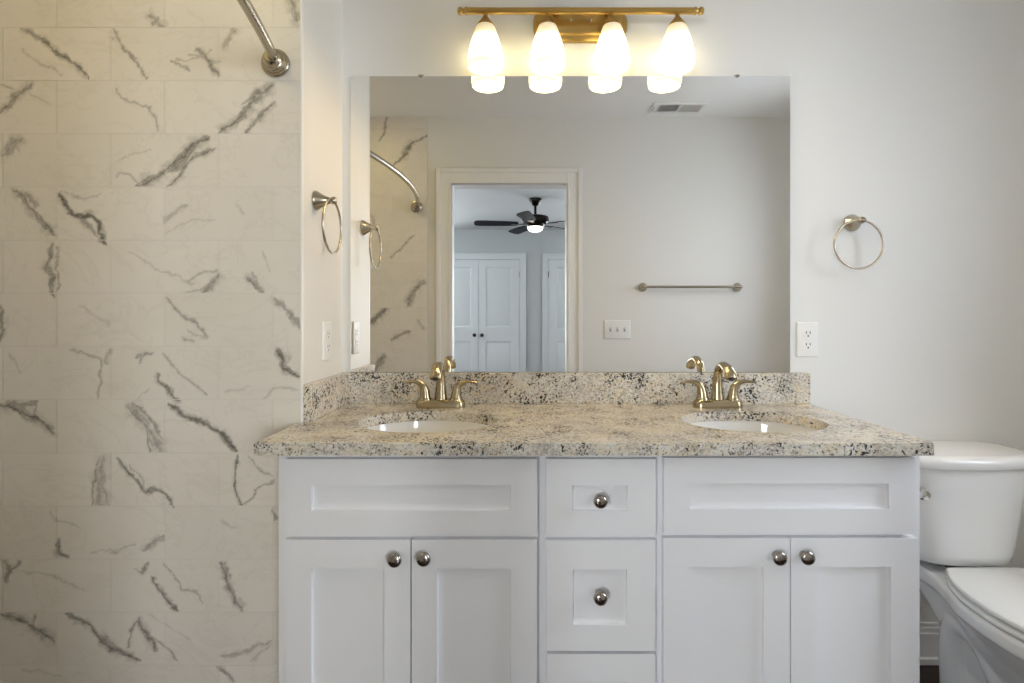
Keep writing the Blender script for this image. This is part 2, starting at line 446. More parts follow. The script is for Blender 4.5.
# ---- tiled shower walls
RP, CPX = 0.1447, 0.294                                    # row height, tile length
Z0 = PZ(27.5, CY*-1-0.338)                                 # a horizontal joint
def D(px): return [(PX(x, 1.462), PZ(y, 1.462)) for x, y in px]
def R(px): return [(PX(x, 3.49), PZ(y, 3.49)) for x, y in px]
def vein(pts, w, dark, s=1.462): return ([tuple(p) for p in pts], w*s/F, dark)
V1 = [vein(D(p), w_, d_) for p, w_, d_ in [
 ([(148,15),(157,21),(163,25)],5,.5), ([(150,25),(160,18)],3,.5), ([(291,0),(294,12),(299,22)],7,.6),
 ([(22,29),(35,35),(48,41)],3.5,.5), ([(40,38),(52,48),(62,56),(75,63),(90,78)],4,.75), ([(40,62),(52,68),(62,77)],1.5,.3), ([(20,50),(40,62)],1.2,.25),
 ([(114,28),(116,36),(124,46),(135,60),(148,79)],2.2,.6), ([(117,30),(112,40)],2,.4),
 ([(196,48),(205,58),(212,66),(219,76)],4,.65), ([(172,61),(188,72)],2,.5), ([(190,54),(207,60),(219,62)],2,.4), ([(176,62),(200,56),(212,48)],1.4,.35),
 ([(236,29),(228,38),(222,48)],6,.4),
 ([(32,84),(22,92),(12,100),(0,113)],5,.6), ([(15,88),(0,84)],2,.4), ([(30,95),(50,105)],1.2,.25),
 ([(116,88),(122,97),(133,104),(147,106),(153,116),(160,131)],1.8,.45),
 ([(275,84),(262,92),(252,100),(243,115),(232,124),(218,134)],6.5,.7), ([(275,104),(263,112),(255,122),(246,134)],4.5,.6), ([(262,90),(240,104)],2,.5),
 ([(22,137),(12,144),(3,155)],7,.5), ([(20,150),(10,140)],2,.4),
 ([(210,137),(192,146),(180,158),(165,170),(138,188)],6,.75), ([(216,150),(200,154),(185,163),(180,176),(168,188)],4,.6), ([(190,152),(172,170)],4,.5), ([(115,176),(125,172),(140,187)],1.6,.4), ([(118,160),(150,150)],1.2,.25),
 ([(12,190),(22,195),(30,208),(42,222),(56,234)],6,.65), ([(25,192),(36,206)],5,.5),
 ([(59,193),(64,203),(72,213),(80,217),(92,215),(99,225),(101,233),(107,243)],4,.95), ([(66,206),(78,218),(98,236)],4,.5), ([(60,190),(85,200),(100,192)],1.4,.3),
 ([(165,222),(172,214),(186,204)],3,.25), ([(235,205),(243,215)],2,.25), ([(165,235),(190,222),(215,218)],1.5,.2),
 ([(52,244),(50,256),(47,266),(53,276),(49,286),(55,296)],4,.6), ([(58,246),(57,270),(58,292)],2,.5),
 ([(130,250),(150,264),(165,273),(195,283)],1.8,.25), ([(219,274),(212,284),(203,293)],5,.55), ([(219,270),(205,272),(188,280)],2,.4), ([(180,292),(205,288),(218,278)],1.4,.4),
 ([(247,277),(253,285),(263,291)],4,.55), ([(252,272),(258,290)],2,.4), ([(262,252),(270,272)],1.3,.25),
 ([(0,306),(2,322),(1,342)],4,.6), ([(166,297),(174,307),(182,316),(197,324),(207,337)],2.6,.55), ([(186,330),(206,338)],2,.3),
 ([(275,297),(280,305),(290,314),(301,326)],3.6,.5), ([(183,338),(192,340)],2.5,.4), ([(80,305),(110,325)],2,.18),
 ([(70,350),(92,357),(108,364)],1.6,.4), ([(100,362),(101,378),(97,400)],1.6,.5), ([(112,350),(104,363)],3,.3), ([(10,354),(22,372)],1.4,.25),
 ([(134,358),(144,353),(150,354)],2.5,.6), ([(140,362),(143,355),(152,352)],2,.5), ([(157,373),(160,382),(168,388),(174,398),(180,401)],3.4,.75), ([(163,353),(172,362),(180,374),(192,380),(206,394)],1.7,.45), ([(150,390),(135,400)],1.5,.25),
 ([(277,350),(284,357),(285,367),(300,377)],4.5,.9), ([(262,398),(280,388),(296,390)],2,.3), ([(225,392),(250,386)],1.5,.2),
 ([(0,404),(18,408),(33,418),(54,432)],7,.55), ([(0,404),(15,404),(36,403)],4,.5), ([(0,404),(33,417),(54,432)],2,.9), ([(35,404),(34,416)],1.6,.6),
 ([(132,403),(140,418),(152,432),(160,452)],8,.5), ([(130,410),(146,428),(150,452)],2,.7), ([(135,404),(152,420),(163,440)],2,.6),
 ([(168,403),(186,416),(205,424),(220,432),(230,443),(238,453)],3.2,.85), ([(200,420),(222,434),(237,452)],4,.5),
 ([(103,457),(102,472),(99,486),(101,506)],9,.4), ([(98,460),(94,484),(91,506)],1.8,.6), ([(105,458),(103,480),(107,505)],1.4,.4),
 ([(118,457),(128,472),(140,484),(146,492),(156,491),(166,497),(174,507)],3,.75), ([(130,465),(142,478),(144,492)],1.5,.35),
 ([(238,457),(236,470),(235,482),(239,495),(244,506)],2.4,.85), ([(244,506),(252,498),(258,488),(268,484),(276,479)],1.3,.5), ([(249,457),(260,470),(274,476)],1.3,.45),
 ([(48,510),(58,520),(80,525)],1.4,.3), ([(57,540),(60,552),(69,559)],3.4,.75), ([(142,550),(152,544),(164,536)],4,.45), ([(110,553),(135,545)],2,.3), ([(223,520),(236,528)],2,.25), ([(272,510),(276,520)],3,.6), ([(90,552),(122,548)],1.5,.25),
 ([(4,562),(10,570),(4,582)],5,.6), ([(19,562),(8,572)],3,.6), ([(20,572),(45,574),(85,592)],1.5,.25),
 ([(134,568),(141,572),(149,562)],2.5,.6), ([(152,577),(158,588),(164,595),(172,604),(180,611)],3.2,.75), ([(163,563),(172,574),(180,586),(192,590),(204,604)],1.7,.45),
 ([(219,563),(225,574),(230,588),(236,600),(242,612)],5,.7), ([(224,562),(232,580)],2,.5),
 ([(0,615),(16,619),(33,628),(54,641)],7,.55), ([(0,615),(33,627),(54,641)],2,.9), ([(35,615),(34,626)],1.5,.6),
 ([(66,613),(82,622),(96,632),(108,646),(124,654),(140,662)],4,.75), ([(96,630),(122,652)],4,.4), ([(137,620),(131,632),(130,648)],1.8,.6), ([(139,618),(145,630),(152,642),(153,650)],4.5,.7), ([(152,636),(166,650),(178,661)],2,.6),
 ([(220,655),(245,652),(272,640)],3,.35), ([(250,662),(272,645)],2,.25), ([(150,615),(190,640)],1.4,.2),
 ([(217,668),(226,673),(233,682)],3,.6), ([(20,668),(60,676)],1.6,.25)]]
V2 = [vein(R(p), w_, d_, 3.49) for p, w_, d_ in [
 ([(388,116),(386,127),(384,136),(379,142)],1.4,.7), ([(430,136),(420,141),(413,144),(406,156),(400,161),(393,166)],1.6,.75), ([(413,144),(408,150),(404,158)],4,.7),
 ([(414,236),(402,248),(392,258)],1.5,.5), ([(426,283),(416,288),(408,306)],5,.5), ([(426,283),(414,292),(408,304)],2,.7), ([(387,308),(380,316),(372,322)],4,.75),
 ([(411,331),(402,334),(392,340)],2.5,.6), ([(386,355),(381,361),(376,371)],4,.6), ([(425,330),(418,320)],1.5,.4), ([(372,215),(378,232)],2,.4)]]

def tiled(name, x0, x1, plane, axis, sgn, step, veins, label):
    """tiled wall face; axis 'x': runs along x at y=plane; 'y': runs along y at x=plane. sgn: way it faces."""
    rng = np.random.RandomState(3)
    verts, faces, cols = [], [], []
    g = 0.0011
    k0 = int(math.floor((0-Z0)/RP))-1; nrows = int(math.ceil((H-Z0)/RP))
    # each drawn vein: a soft grey body plus a few thin jagged strands wandering along it
    segs = []
    px1 = 1.462/F if step < 0.005 else 3.49/F
    def add(pts, w_, core, body):
        Ls = [0.0]
        for a, b in zip(pts[:-1], pts[1:]): Ls.append(Ls[-1]+math.hypot(b[0]-a[0], b[1]-a[1]))
        for i, (a, b) in enumerate(zip(pts[:-1], pts[1:])):
            segs.append((a, b, w_, core, body, Ls[i]/Ls[-1], Ls[i+1]/Ls[-1]))
    for pts, w_, d_ in veins:
        sp_ = [(p.x, p.y) for p in spline([(x, z, 0) for x, z in pts], 4)]
        wide = w_ > 2.6*px1
        add(sp_, w_*(1.85 if wide else 2.4), 0.0, d_*(1.05 if wide else 0.45))
        if wide:
            add(sp_, w_*0.55, d_*0.55, 0.0)
            for q in range(3):
                off = (q-1)*0.42*w_; ph = rng.rand()*6
                st = []
                for i, (x, z) in enumerate(sp_):
                    a_, b_ = sp_[max(0, i-1)], sp_[min(len(sp_)-1, i+1)]
                    tx, tz = b_[0]-a_[0], b_[1]-a_[1]; n_ = math.hypot(tx, tz)+1e-9
                    o_ = off*(0.55+0.75*math.sin(ph+i*0.9))
                    st.append((x-tz/n_*o_, z+tx/n_*o_))
                i0 = int(rng.rand()*len(st)*0.3) if q != 1 else 0; i1 = len(st)-(int(rng.rand()*len(st)*0.3) if q != 1 else 0)
                if i1-i0 > 2: add(st[i0:i1], 1.35*px1+0.13*w_, min(1.0, d_*(1.1 if q == 1 else 0.8)), 0.0)
        else:
            add(sp_, w_*0.9, d_, 0.0)
    def vnoise(x, z, sc, seed):
        xs_, zs_ = x*sc, z*sc; xi, zi = np.floor(xs_).astype(int), np.floor(zs_).astype(int); fx_, fz_ = xs_-xi, zs_-zi
        def hsh(i, j):
            h_ = (i*374761393+j*668265263+seed*974634541) & 0xffffffff
            h_ = ((h_ ^ (h_ >> 13))*1274126177) & 0xffffffff
            return ((h_ ^ (h_ >> 16)) & 0xffff)/65535.0-0.5
        u_, v_ = fx_*fx_*(3-2*fx_), fz_*fz_*(3-2*fz_)
        return (hsh(xi, zi)*(1-u_)+hsh(xi+1, zi)*u_)*(1-v_)+(hsh(xi, zi+1)*(1-u_)+hsh(xi+1, zi+1)*u_)*v_
    for k in range(k0, nrows+1):
        za, zb = max(0.0, Z0+k*RP+g), min(H, Z0+(k+1)*RP-g)
        if zb-za < 0.003: continue
        joint = PX(219, 1.462) if k % 2 else PX(273, 1.462)
        j0 = math.floor((x0-joint)/CPX)
        x = joint+j0*CPX
        while x < x1-1e-6:
            xa, xb = max(x0, x+g), min(x1, x+CPX-g); x += CPX
            tone = float(rng.rand())*0.35
            if xb-xa < 0.003: continue
            nx = max(1, int(round((xb-xa)/step))); nz = max(1, int(round((zb-za)/step)))
            gx = np.linspace(xa, xb, nx+1); gz = np.linspace(za, zb, nz+1)
            XX, ZZ = np.meshgrid(gx, gz)
            fld = np.zeros_like(XX); drk = np.zeros_like(XX)
            use = [g_ for g_ in segs if za-0.002 < 0.5*(g_[0][1]+g_[1][1]) < zb+0.002
                   and max(g_[0][0], g_[1][0]) > xa-0.03 and min(g_[0][0], g_[1][0]) < xb+0.03]
            if use:
                WX = XX+0.011*vnoise(XX, ZZ, 42, 1)+0.006*vnoise(XX, ZZ, 120, 2)+0.003*vnoise(XX, ZZ, 260, 5)
                WZ = ZZ+0.011*vnoise(XX, ZZ, 42, 3)+0.006*vnoise(XX, ZZ, 120, 4)+0.003*vnoise(XX, ZZ, 260, 6)
                wv = 1.0+1.1*vnoise(XX, ZZ, 70, 9)
            for (ax, az), (bx, bz), w_, core, body, t0, t1 in use:
                dx, dz = bx-ax, bz-az; L2 = dx*dx+dz*dz+1e-12
                t = np.clip(((WX-ax)*dx+(WZ-az)*dz)/L2, 0, 1)
                dist = np.hypot(WX-ax-t*dx, WZ-az-t*dz)
                tt = t0+(t1-t0)*t
                tap = np.clip(np.minimum(tt, 1-tt)*7+0.40, 0, 1)
                hw_ = np.maximum(w_*0.5*wv*tap, step*0.35)
                v = np.clip(1.35-dist/(hw_+step*0.35), 0, 1)
                if core > 0: fld = np.maximum(fld, v*core)
                else: drk = np.maximum(drk, v*body)
            b = len(verts)
            for iz in range(nz+1):
                for ix in range(nx+1):
                    px, pz = XX[iz, ix], ZZ[iz, ix]
                    verts.append((px, plane, pz) if axis == 'x' else (plane, px, pz))
                    cols.append((fld[iz, ix], drk[iz, ix], tone, 1))
            for iz in range(nz):
                for ix in range(nx):
                    a = b+iz*(nx+1)+ix
                    faces.append((a, a+1, a+nx+2, a+nx+1))
            # tile edges back to the grout bed
            ring = [b+ix for ix in range(nx+1)] + [b+iz*(nx+1)+nx for iz in range(1, nz+1)] + \
                   [b+nz*(nx+1)+ix for ix in range(nx-1, -1, -1)] + [b+iz*(nx+1) for iz in range(nz-1, 0, -1)]
            c = len(verts)
            for i in ring:
                v = verts[i]; dd = -sgn*0.0022
                verts.append((v[0], v[1]+dd, v[2]) if axis == 'x' else (v[0]+dd, v[1], v[2])); cols.append(cols[i])
            for i in range(len(ring)):
                j = (i+1) % len(ring); faces.append((ring[i], c+i, c+j, ring[j]))
    me = bpy.data.meshes.new(name); me.from_pydata(verts, [], faces); me.update()
    at = me.color_attributes.new('vein', 'FLOAT_COLOR', 'POINT')
    at.data.foreach_set('color', np.asarray(cols, dtype=np.float32).ravel())
    me.materials.append(M['tile'])
    bm = bmesh.new(); bm.from_mesh(me); bmesh.ops.recalc_face_normals(bm, faces=bm.faces)
    nrm = sum((f.normal*f.calc_area() for f in bm.faces), Vector())
    if (nrm.y if axis == 'x' else nrm.x)*sgn < 0: bmesh.ops.reverse_faces(bm, faces=bm.faces)
    bm.to_mesh(me); bm.free()
    # bed behind the tiles
    bm = NB()
    if axis == 'x':
        ya, yb = sorted((plane-sgn*0.0012, plane-sgn*0.008)); box(bm, x0, x1, ya, yb, 0, H)
    else:
        xa, xb = sorted((plane-sgn*0.0012, plane-sgn*0.008)); box(bm, xa, xb, x0, x1, 0, H)
    root = struct(name, bm, M['grout'], label=label)
    o = bpy.data.objects.new('marble_tiling', me); COL.objects.link(o); o.parent = root
    return root
tiled('wall_shower', XS, XL-0.003, YT, 'x', -1, 0.0026, V1, 'shower wall of grey veined white marble tile')
tiled('wall_shower_opposite', XS, XL, YO+0.0085, 'x', 1, 0.007, V2, 'marble tiled shower wall seen in the mirror')
tiled('wall_shower_side', YO+0.01, YT-0.001, XS+0.009, 'y', 1, 0.06, [], 'marble tiled long side of the shower')
struct('wall_shower_outer', box(NB(), XS-0.1, XS, YO, 0.0, 0, H), M['wall'])
struct('wall_shower_core', box(NB(), XS, XL-0.10, YT+0.009, YT+0.11, 0, H), M['wall'])
struct('trim_3', box(NB(), XL-0.0035, XL+0.0015, YT-0.0015, YT+0.010, 0, H, 0.0006, 1), M['trim'], label='white edge strip where the tile meets the wall')

# ---- bedroom seen through the doorway in the mirror
bm = NB()
FW = ((-2.6, -1.36), (1.34, 2.6)); fz0, fz1 = 0.55, 2.15
for a, b in ((BXL-0.1, FW[0][0]), (FW[0][1], FW[1][0]), (FW[1][1], BXR+0.1)): box(bm, a, b, BYF-0.1, BYF, 0, H)
for a, b in FW: box(bm, a, b, BYF-0.1, BYF, 0, fz0); box(bm, a, b, BYF-0.1, BYF, fz1, H)
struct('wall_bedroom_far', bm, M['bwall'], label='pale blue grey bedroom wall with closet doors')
bm = NB(); by0, by1, bz0, bz1 = -5.5, -4.3, 0.85, 2.15
box(bm, BXL-0.1, BXL, BYF, by0, 0, H); box(bm, BXL-0.1, BXL, by1, YO-WT, 0, H); box(bm, BXL-0.1, BXL, by0, by1, 0, bz0); box(bm, BXL-0.1, BXL, by0, by1, bz1, H)
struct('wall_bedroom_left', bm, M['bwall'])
window('added_window_4', BXL-0.05, by0, by1, bz0, bz1, 1, 'added white framed window in the left bedroom wall, for side light')  # unseen opening added for the bedroom side light
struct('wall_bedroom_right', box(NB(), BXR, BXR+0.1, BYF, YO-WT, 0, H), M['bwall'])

for nm, (a, b) in zip(('added_window_2', 'added_window_3'), FW):
    wr = window(nm, 0.0, a, b, fz0, fz1, 1, 'added white framed bedroom window beside the closet, lighting the vanity')  # windows added out of view to carry fill to the vanity
    wr.location = ((a+b)/2, BYF-0.05, fz0); wr.rotation_euler = (0, 0, PI/2)

def panel_face(bm, x0, x1, z0, z1, holes, yf, rec, depth, bevel=0.006, s=-1, raised=0.0):
    """slab with stepped-in panels. Front at y=yf facing s; holes: [(hx0,hx1,hz0,hz1)] stacked in z, same x span."""
    xs = sorted({x0, x1} | {h[0] for h in holes} | {h[1] for h in holes})
    zs = sorted({z0, z1} | {h[2] for h in holes} | {h[3] for h in holes})
    cache = {}
    def V(x, y, z):
        k = (round(x, 6), round(y, 6), round(z, 6))
        if k not in cache: cache[k] = bm.verts.new((x, y, z))
        return cache[k]
    def inside(cx, cz): return any(h[0] < cx < h[1] and h[2] < cz < h[3] for h in holes)
    for a, b in zip(xs[:-1], xs[1:]):
        for c, d in zip(zs[:-1], zs[1:]):
            if not inside((a+b)/2, (c+d)/2):
                bm.faces.new((V(a, yf, c), V(b, yf, c), V(b, yf, d), V(a, yf, d)))
    yr = yf - s*rec
    for h in holes:
        a, b, c, d = h; e = bevel
        o = [V(a, yf, c), V(b, yf, c), V(b, yf, d), V(a, yf, d)]
        i = [V(a+e, yr, c+e), V(b-e, yr, c+e), V(b-e, yr, d-e), V(a+e, yr, d-e)]
        for k in range(4): bm.faces.new((o[k], o[(k+1) % 4], i[(k+1) % 4], i[k]))
        if raised:                                             # groove, then a raised field
            j = [V(a+e+raised*0.25, yr, c+e+raised*0.25), V(b-e-raised*0.25, yr, c+e+raised*0.25), V(b-e-raised*0.25, yr, d-e-raised*0.25), V(a+e+raised*0.25, yr, d-e-raised*0.25)]
            q = e+raised*1.3; yq = yf-s*rec*0.25
            m_ = [V(a+q, yq, c+q), V(b-q, yq, c+q), V(b-q, yq, d-q), V(a+q, yq, d-q)]
            for p_, r_ in ((i, j), (j, m_)):
                for k in range(4): bm.faces.new((p_[k], p_[(k+1) % 4], r_[(k+1) % 4], r_[k]))
            bm.faces.new(m_)
        else: bm.faces.new(i)
    yb = yf - s*depth
    loop = [(x, z0) for x in xs] + [(x1, z) for z in zs[1:]] + [(x, z1) for x in reversed(xs[:-1])] + [(x0, z) for z in reversed(zs[1:-1])]
    # small eased edge round the front
    bk = [V(x, yb, z) for x, z in loop]
    fr = [V(x, yf, z) for x, z in loop]
    for k in range(len(loop)):
        j = (k+1) % len(loop); bm.faces.new((fr[k], bk[k], bk[j], fr[j]))
    bm.faces.new(bk)
    return bm

def knob(name, parent, at, axis, r, ln, m):
    """mushroom knob standing out along axis ('-y' or 'y')."""
    prof = [(r*0.55, 0), (r*0.55, ln*0.08), (r*0.36, ln*0.16), (r*0.33, ln*0.45), (r*0.60, ln*0.55), (r*0.97, ln*0.66), (r, ln*0.75), (r*0.93, ln*0.86), (r*0.70, ln*0.95), (r*0.35, ln*0.99), (0.0004, ln)]
    return link(name, lathe(NB(), prof, 24, axis, at), m, parent, 60)

DB = 7.9
cx0, cz = PX(478.5, DB), PZ(259.8, DB)
lw = PX(519.3, DB)-cx0
YB = BYF
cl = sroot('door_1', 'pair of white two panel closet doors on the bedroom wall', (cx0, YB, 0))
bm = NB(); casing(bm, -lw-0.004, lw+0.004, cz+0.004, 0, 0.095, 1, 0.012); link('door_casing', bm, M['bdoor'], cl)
for s in (-1, 1):
    a, b = sorted((s*0.0025, s*lw))
    pa, pb = sorted((s*(PX(485.8, DB)-cx0), s*(PX(511.2, DB)-cx0)))
    bm = NB()
    panel_face(bm, a, b, 0.012, cz, [(pa, pb, 0.24, PZ(341.5, DB)), (pa, pb, PZ(327, DB), PZ(267.5, DB))], 0.018, 0.014, 0.0175, 0.008, s=1, raised=0.035)
    lf = link('door_leaf', bm, M['bdoor'], cl)
    knob('door_knob', lf, (s*(PX(482.2, DB)-cx0), 0.018, PZ(335, DB)), 'y', 0.027, 0.055, M['bronze'])
    link('hinge', box(NB(), s*lw-0.004, s*lw+0.006, 0.002, 0.024, PZ(274.6, DB)-0.045, PZ(274.6, DB)+0.045), M['nickel'], lf)
d2x = PX(548.2, DB); d2w = 0.76
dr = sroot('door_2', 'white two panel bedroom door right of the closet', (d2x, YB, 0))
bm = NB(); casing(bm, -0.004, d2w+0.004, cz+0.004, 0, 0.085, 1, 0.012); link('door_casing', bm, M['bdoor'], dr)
bm = NB(); pa, pb = PX(556.5, DB)-d2x, d2w-(PX(556.5, DB)-d2x)
panel_face(bm, 0, d2w, 0.012, cz, [(pa, pb, 0.24, PZ(341.5, DB)), (pa, pb, PZ(329, DB), PZ(267.5, DB))], 0.018, 0.014, 0.0175, 0.008, s=1, raised=0.035)
lf = link('door_leaf', bm, M['bdoor'], dr)
knob('door_knob', lf, (d2w-0.07, 0.018, 0.93), 'y', 0.027, 0.055, M['bronze'])
link('hinge', box(NB(), -0.004, 0.006, 0.002, 0.026, PZ(274.6, DB)-0.045, PZ(274.6, DB)+0.045), M['bronze'], lf)

# ---------------------------------------------------------------- vanity cabinet
DF = 1.25
YD = CY+DF                                                 # front of the doors
fx = lambda x: PX(x, DF)
fz = lambda y: PZ(y, DF)
CX0, CX1 = PX(278.5, 1.268), PX(920.0, 1.268)
CTB, CTT = 0.837, 0.865                                    # countertop underside, top
YF = YD+0.0195                                             # face frame front
van = thing('vanity_cabinet', 'white shaker style double vanity cabinet with round dark knobs', 'vanity cabinet', ((CX0+CX1)/2, -0.28, 0))
def VL(bm):                                                # world -> vanity local
    bmesh.ops.translate(bm, verts=bm.verts, vec=(-van.location.x, -van.location.y, 0)); return bm
bm = NB()
box(bm, CX0, CX0+0.016, YF+0.018, -0.002, 0, CTB-0.001); box(bm, CX1-0.016, CX1, YF+0.018, -0.002, 0, CTB-0.001)
box(bm, CX0+0.016, CX1-0.016, YF+0.018, -0.002, 0.10, 0.116); box(bm, CX0+0.016, CX1-0.016, -0.010, -0.002, 0.116, CTB-0.12)
box(bm, CX0+0.016, CX1-0.016, YF+0.075, YF+0.09, 0, 0.10)
link('carcass', VL(bm), M['cab'], van)
bm = NB()                                                  # face frame: stiles and rails
xs = [CX0, fx(541.5), fx(660), CX1]
box(bm, CX0, fx(292), YF, YF+0.018, 0.0, CTB-0.001); box(bm, fx(909), CX1, YF, YF+0.018, 0.0, CTB-0.001)
box(bm, fx(533), fx(550), YF, YF+0.018, 0.10, CTB-0.001); box(bm, fx(651), fx(668), YF, YF+0.018, 0.10, CTB-0.001)
for a, b in ((292, 533), (550, 651), (668, 909)):
    box(bm, fx(a), fx(b), YF, YF+0.018, fz(466), CTB-0.001)
    box(bm, fx(a), fx(b), YF, YF+0.018, fz(548), fz(529)); box(bm, fx(a), fx(b), YF, YF+0.018, 0.10, 0.15)
box(bm, fx(550), fx(651), YF, YF+0.018, fz(660), fz(645))
link('face_frame', VL(bm), M['cab'], van)

def front(name, x0, x1, y0, y1, px0, px1, py0, py1, knob_at=None):
    bm = NB()
    panel_face(bm, fx(x0), fx(x1), fz(y1), fz(y0), [(fx(px0), fx(px1), fz(py1), fz(py0))], YD, 0.009, 0.019, 0.0015)
    es = [e for e in bm.edges if all(abs(v.co.y-YD) < 1e-6 for v in e.verts) and len(e.link_faces) == 2 and e.calc_face_angle(0) > 1.0
          and (all(abs(v.co.x-fx(x0)) < 1e-6 for v in e.verts) or all(abs(v.co.x-fx(x1)) < 1e-6 for v in e.verts) or all(abs(v.co.z-fz(y0)) < 1e-6 for v in e.verts) or all(abs(v.co.z-fz(y1)) < 1e-6 for v in e.verts))]
    bmesh.ops.bevel(bm, geom=es, offset=0.003, segments=2, affect='EDGES')
    o = link(name, VL(bm), M['cab'], van, 12)
    if knob_at:
        kx, ky = knob_at; ky += 1.5; at = (PX(kx, 1.225)-van.location.x, (YD+0.009 if name == 'drawer' else YD)-van.location.y, PZ(ky, 1.225))
        knob('knob', o, at, '-y', 0.0165, 0.028 + (0.009 if name == 'drawer' else 0), M['knob'])
    return o
YB0 = VY+(EYE-0.125)*F/DF                                  # bottom of the doors, as a pixel row
front('false_front', 286, 537.3, 459, 535, 311, 511, 485.5, 511)
front('false_front', 664, 915.5, 458, 534, 690, 889, 483.5, 509)
front('drawer', 546, 656, 459, 535, 572.5, 627.5, 485.5, 511, (601, 501))
front('drawer', 546.5, 655.5, 540.5, 651, 573, 627, 569.5, 625, (601, 598.5))
front('drawer', 547, 655.5, 654.5, YB0, 573, 627, 682, YB0-29, (601, 0.5*(654.5+YB0)))
front('door', 285.5, 410.3, 540, YB0, 311, 384, 569, YB0-30, (394, 560))
front('door', 411.6, 537, 540, YB0, 437, 511, 569, YB0-30, (423, 559))
front('door', 663.5, 789.7, 538.5, YB0, 690, 764, 567, YB0-30, (781, 558))
front('door', 791, 917.5, 538.5, YB0, 817, 891, 567, YB0-30, (809, 557.5))

# ---------------------------------------------------------------- countertop with two oval cut-outs
SINKS = [(-0.252, -0.312), (0.645, -0.312)]
SA, SB = 0.191, 0.150
ct = thing('countertop', 'speckled cream and grey granite countertop along the vanity', 'countertop', ((CX0+CX1)/2, -0.28, CTT))
CL = lambda bm: (bmesh.ops.translate(bm, verts=bm.verts, vec=(-ct.location.x, -ct.location.y, -ct.location.z)), bm)[1]
FRY = CY+1.222
outer = [(-0.604, FRY), (0.944, FRY-0.001), (0.952, FRY+0.010), (0.966, -0.002), (XL+0.001, -0.002), (XL+0.001, YT-0.003), (-0.603, YT-0.004)]
bm = NB()
loops = [outer] + [[(sx+SA*math.cos(2*PI*i/72), sy+SB*math.sin(2*PI*i/72)) for i in range(72)] for sx, sy in SINKS]
edges = []
for lp in loops:
    vs = [bm.verts.new((x, y, CTT)) for x, y in lp]
    edges += [bm.edges.new((vs[i], vs[(i+1) % len(vs)])) for i in range(len(vs))]
bmesh.ops.triangle_fill(bm, edges=edges, use_beauty=True, use_dissolve=False)
bad = [f for f in bm.faces if any(((f.calc_center_median().x-sx)/SA)**2+((f.calc_center_median().y-sy)/SB)**2 < 0.97 for sx, sy in SINKS)]
if bad: bmesh.ops.delete(bm, geom=bad, context='FACES_ONLY')
ret = bmesh.ops.extrude_face_region(bm, geom=list(bm.faces))
bmesh.ops.translate(bm, verts=[v for v in ret['geom'] if isinstance(v, bmesh.types.BMVert)], vec=(0, 0, CTB-CTT))
bmesh.ops.recalc_face_normals(bm, faces=bm.faces)
es = [e for e in bm.edges if len(e.link_faces) == 2 and e.calc_face_angle(0) > 1.2 and all(abs(v.co.z-CTT) < 1e-5 for v in e.verts)]
bmesh.ops.bevel(bm, geom=es, offset=0.0025, segments=2, affect='EDGES')
slab = link('slab', CL(bm), M['granite'], ct)
BST = 0.968
bs = link('backsplash', box(NB(), XL+0.0245, 0.966, -0.021, -0.001, CTT+0.0002, BST, 0.0015, 1), M['granite'])
bs['label'] = 'long granite backsplash strip under the mirror'; bs['category'] = 'backsplash'
ss = link('side_splash', box(NB(), XL+0.001, XL+0.024, YT+0.008, -0.001, CTT+0.0002, BST, 0.0015, 1), M['granite'])
ss['label'] = 'short granite splash strip against the narrow left wall'; ss['category'] = 'backsplash'

# ---------------------------------------------------------------- sinks
def make_sink(loc, label):
    r = thing('sink_basin', label, 'sink', loc, 'undermount sinks in the granite countertop')
    bm = NB(); A, B, n = SA+0.006, SB+0.006, 64
    prof_in = [(1.06, 0), (1.0, 0.0), (0.985, -0.012), (0.955, -0.045), (0.90, -0.08), (0.80, -0.108), (0.62, -0.126), (0.40, -0.134), (0.13, -0.138)]
    prof_out = [(0.13, -0.150), (0.40, -0.147), (0.64, -0.139), (0.84, -0.120), (0.95, -0.088), (1.01, -0.045), (1.03, -0.015), (1.06, -0.012)]
    rings = []
    for s_, z in prof_in+prof_out:
        rings.append([(A*s_*math.cos(2*PI*i/n), B*s_*math.sin(2*PI*i/n), z) for i in range(n)])
    loft(bm, rings, False, False)
    link('basin', bm, M['ceramic'], r, 60)
    link('drain', lathe(NB(), [(0.024, -0.150), (0.024, -0.137), (0.021, -0.1355), (0.018, -0.137), (0.012, -0.1345), (0.0005, -0.1335)], 32), M['nickel'], r, 60)
    return r
snk = make_sink((SINKS[0][0], SINKS[0][1], CTB-0.0008), 'white oval undermount sink at the left, by the tiled shower')
copy_thing(snk, (SINKS[1][0], SINKS[1][1], CTB-0.0008), 'white oval undermount sink at the right, nearer the toilet')

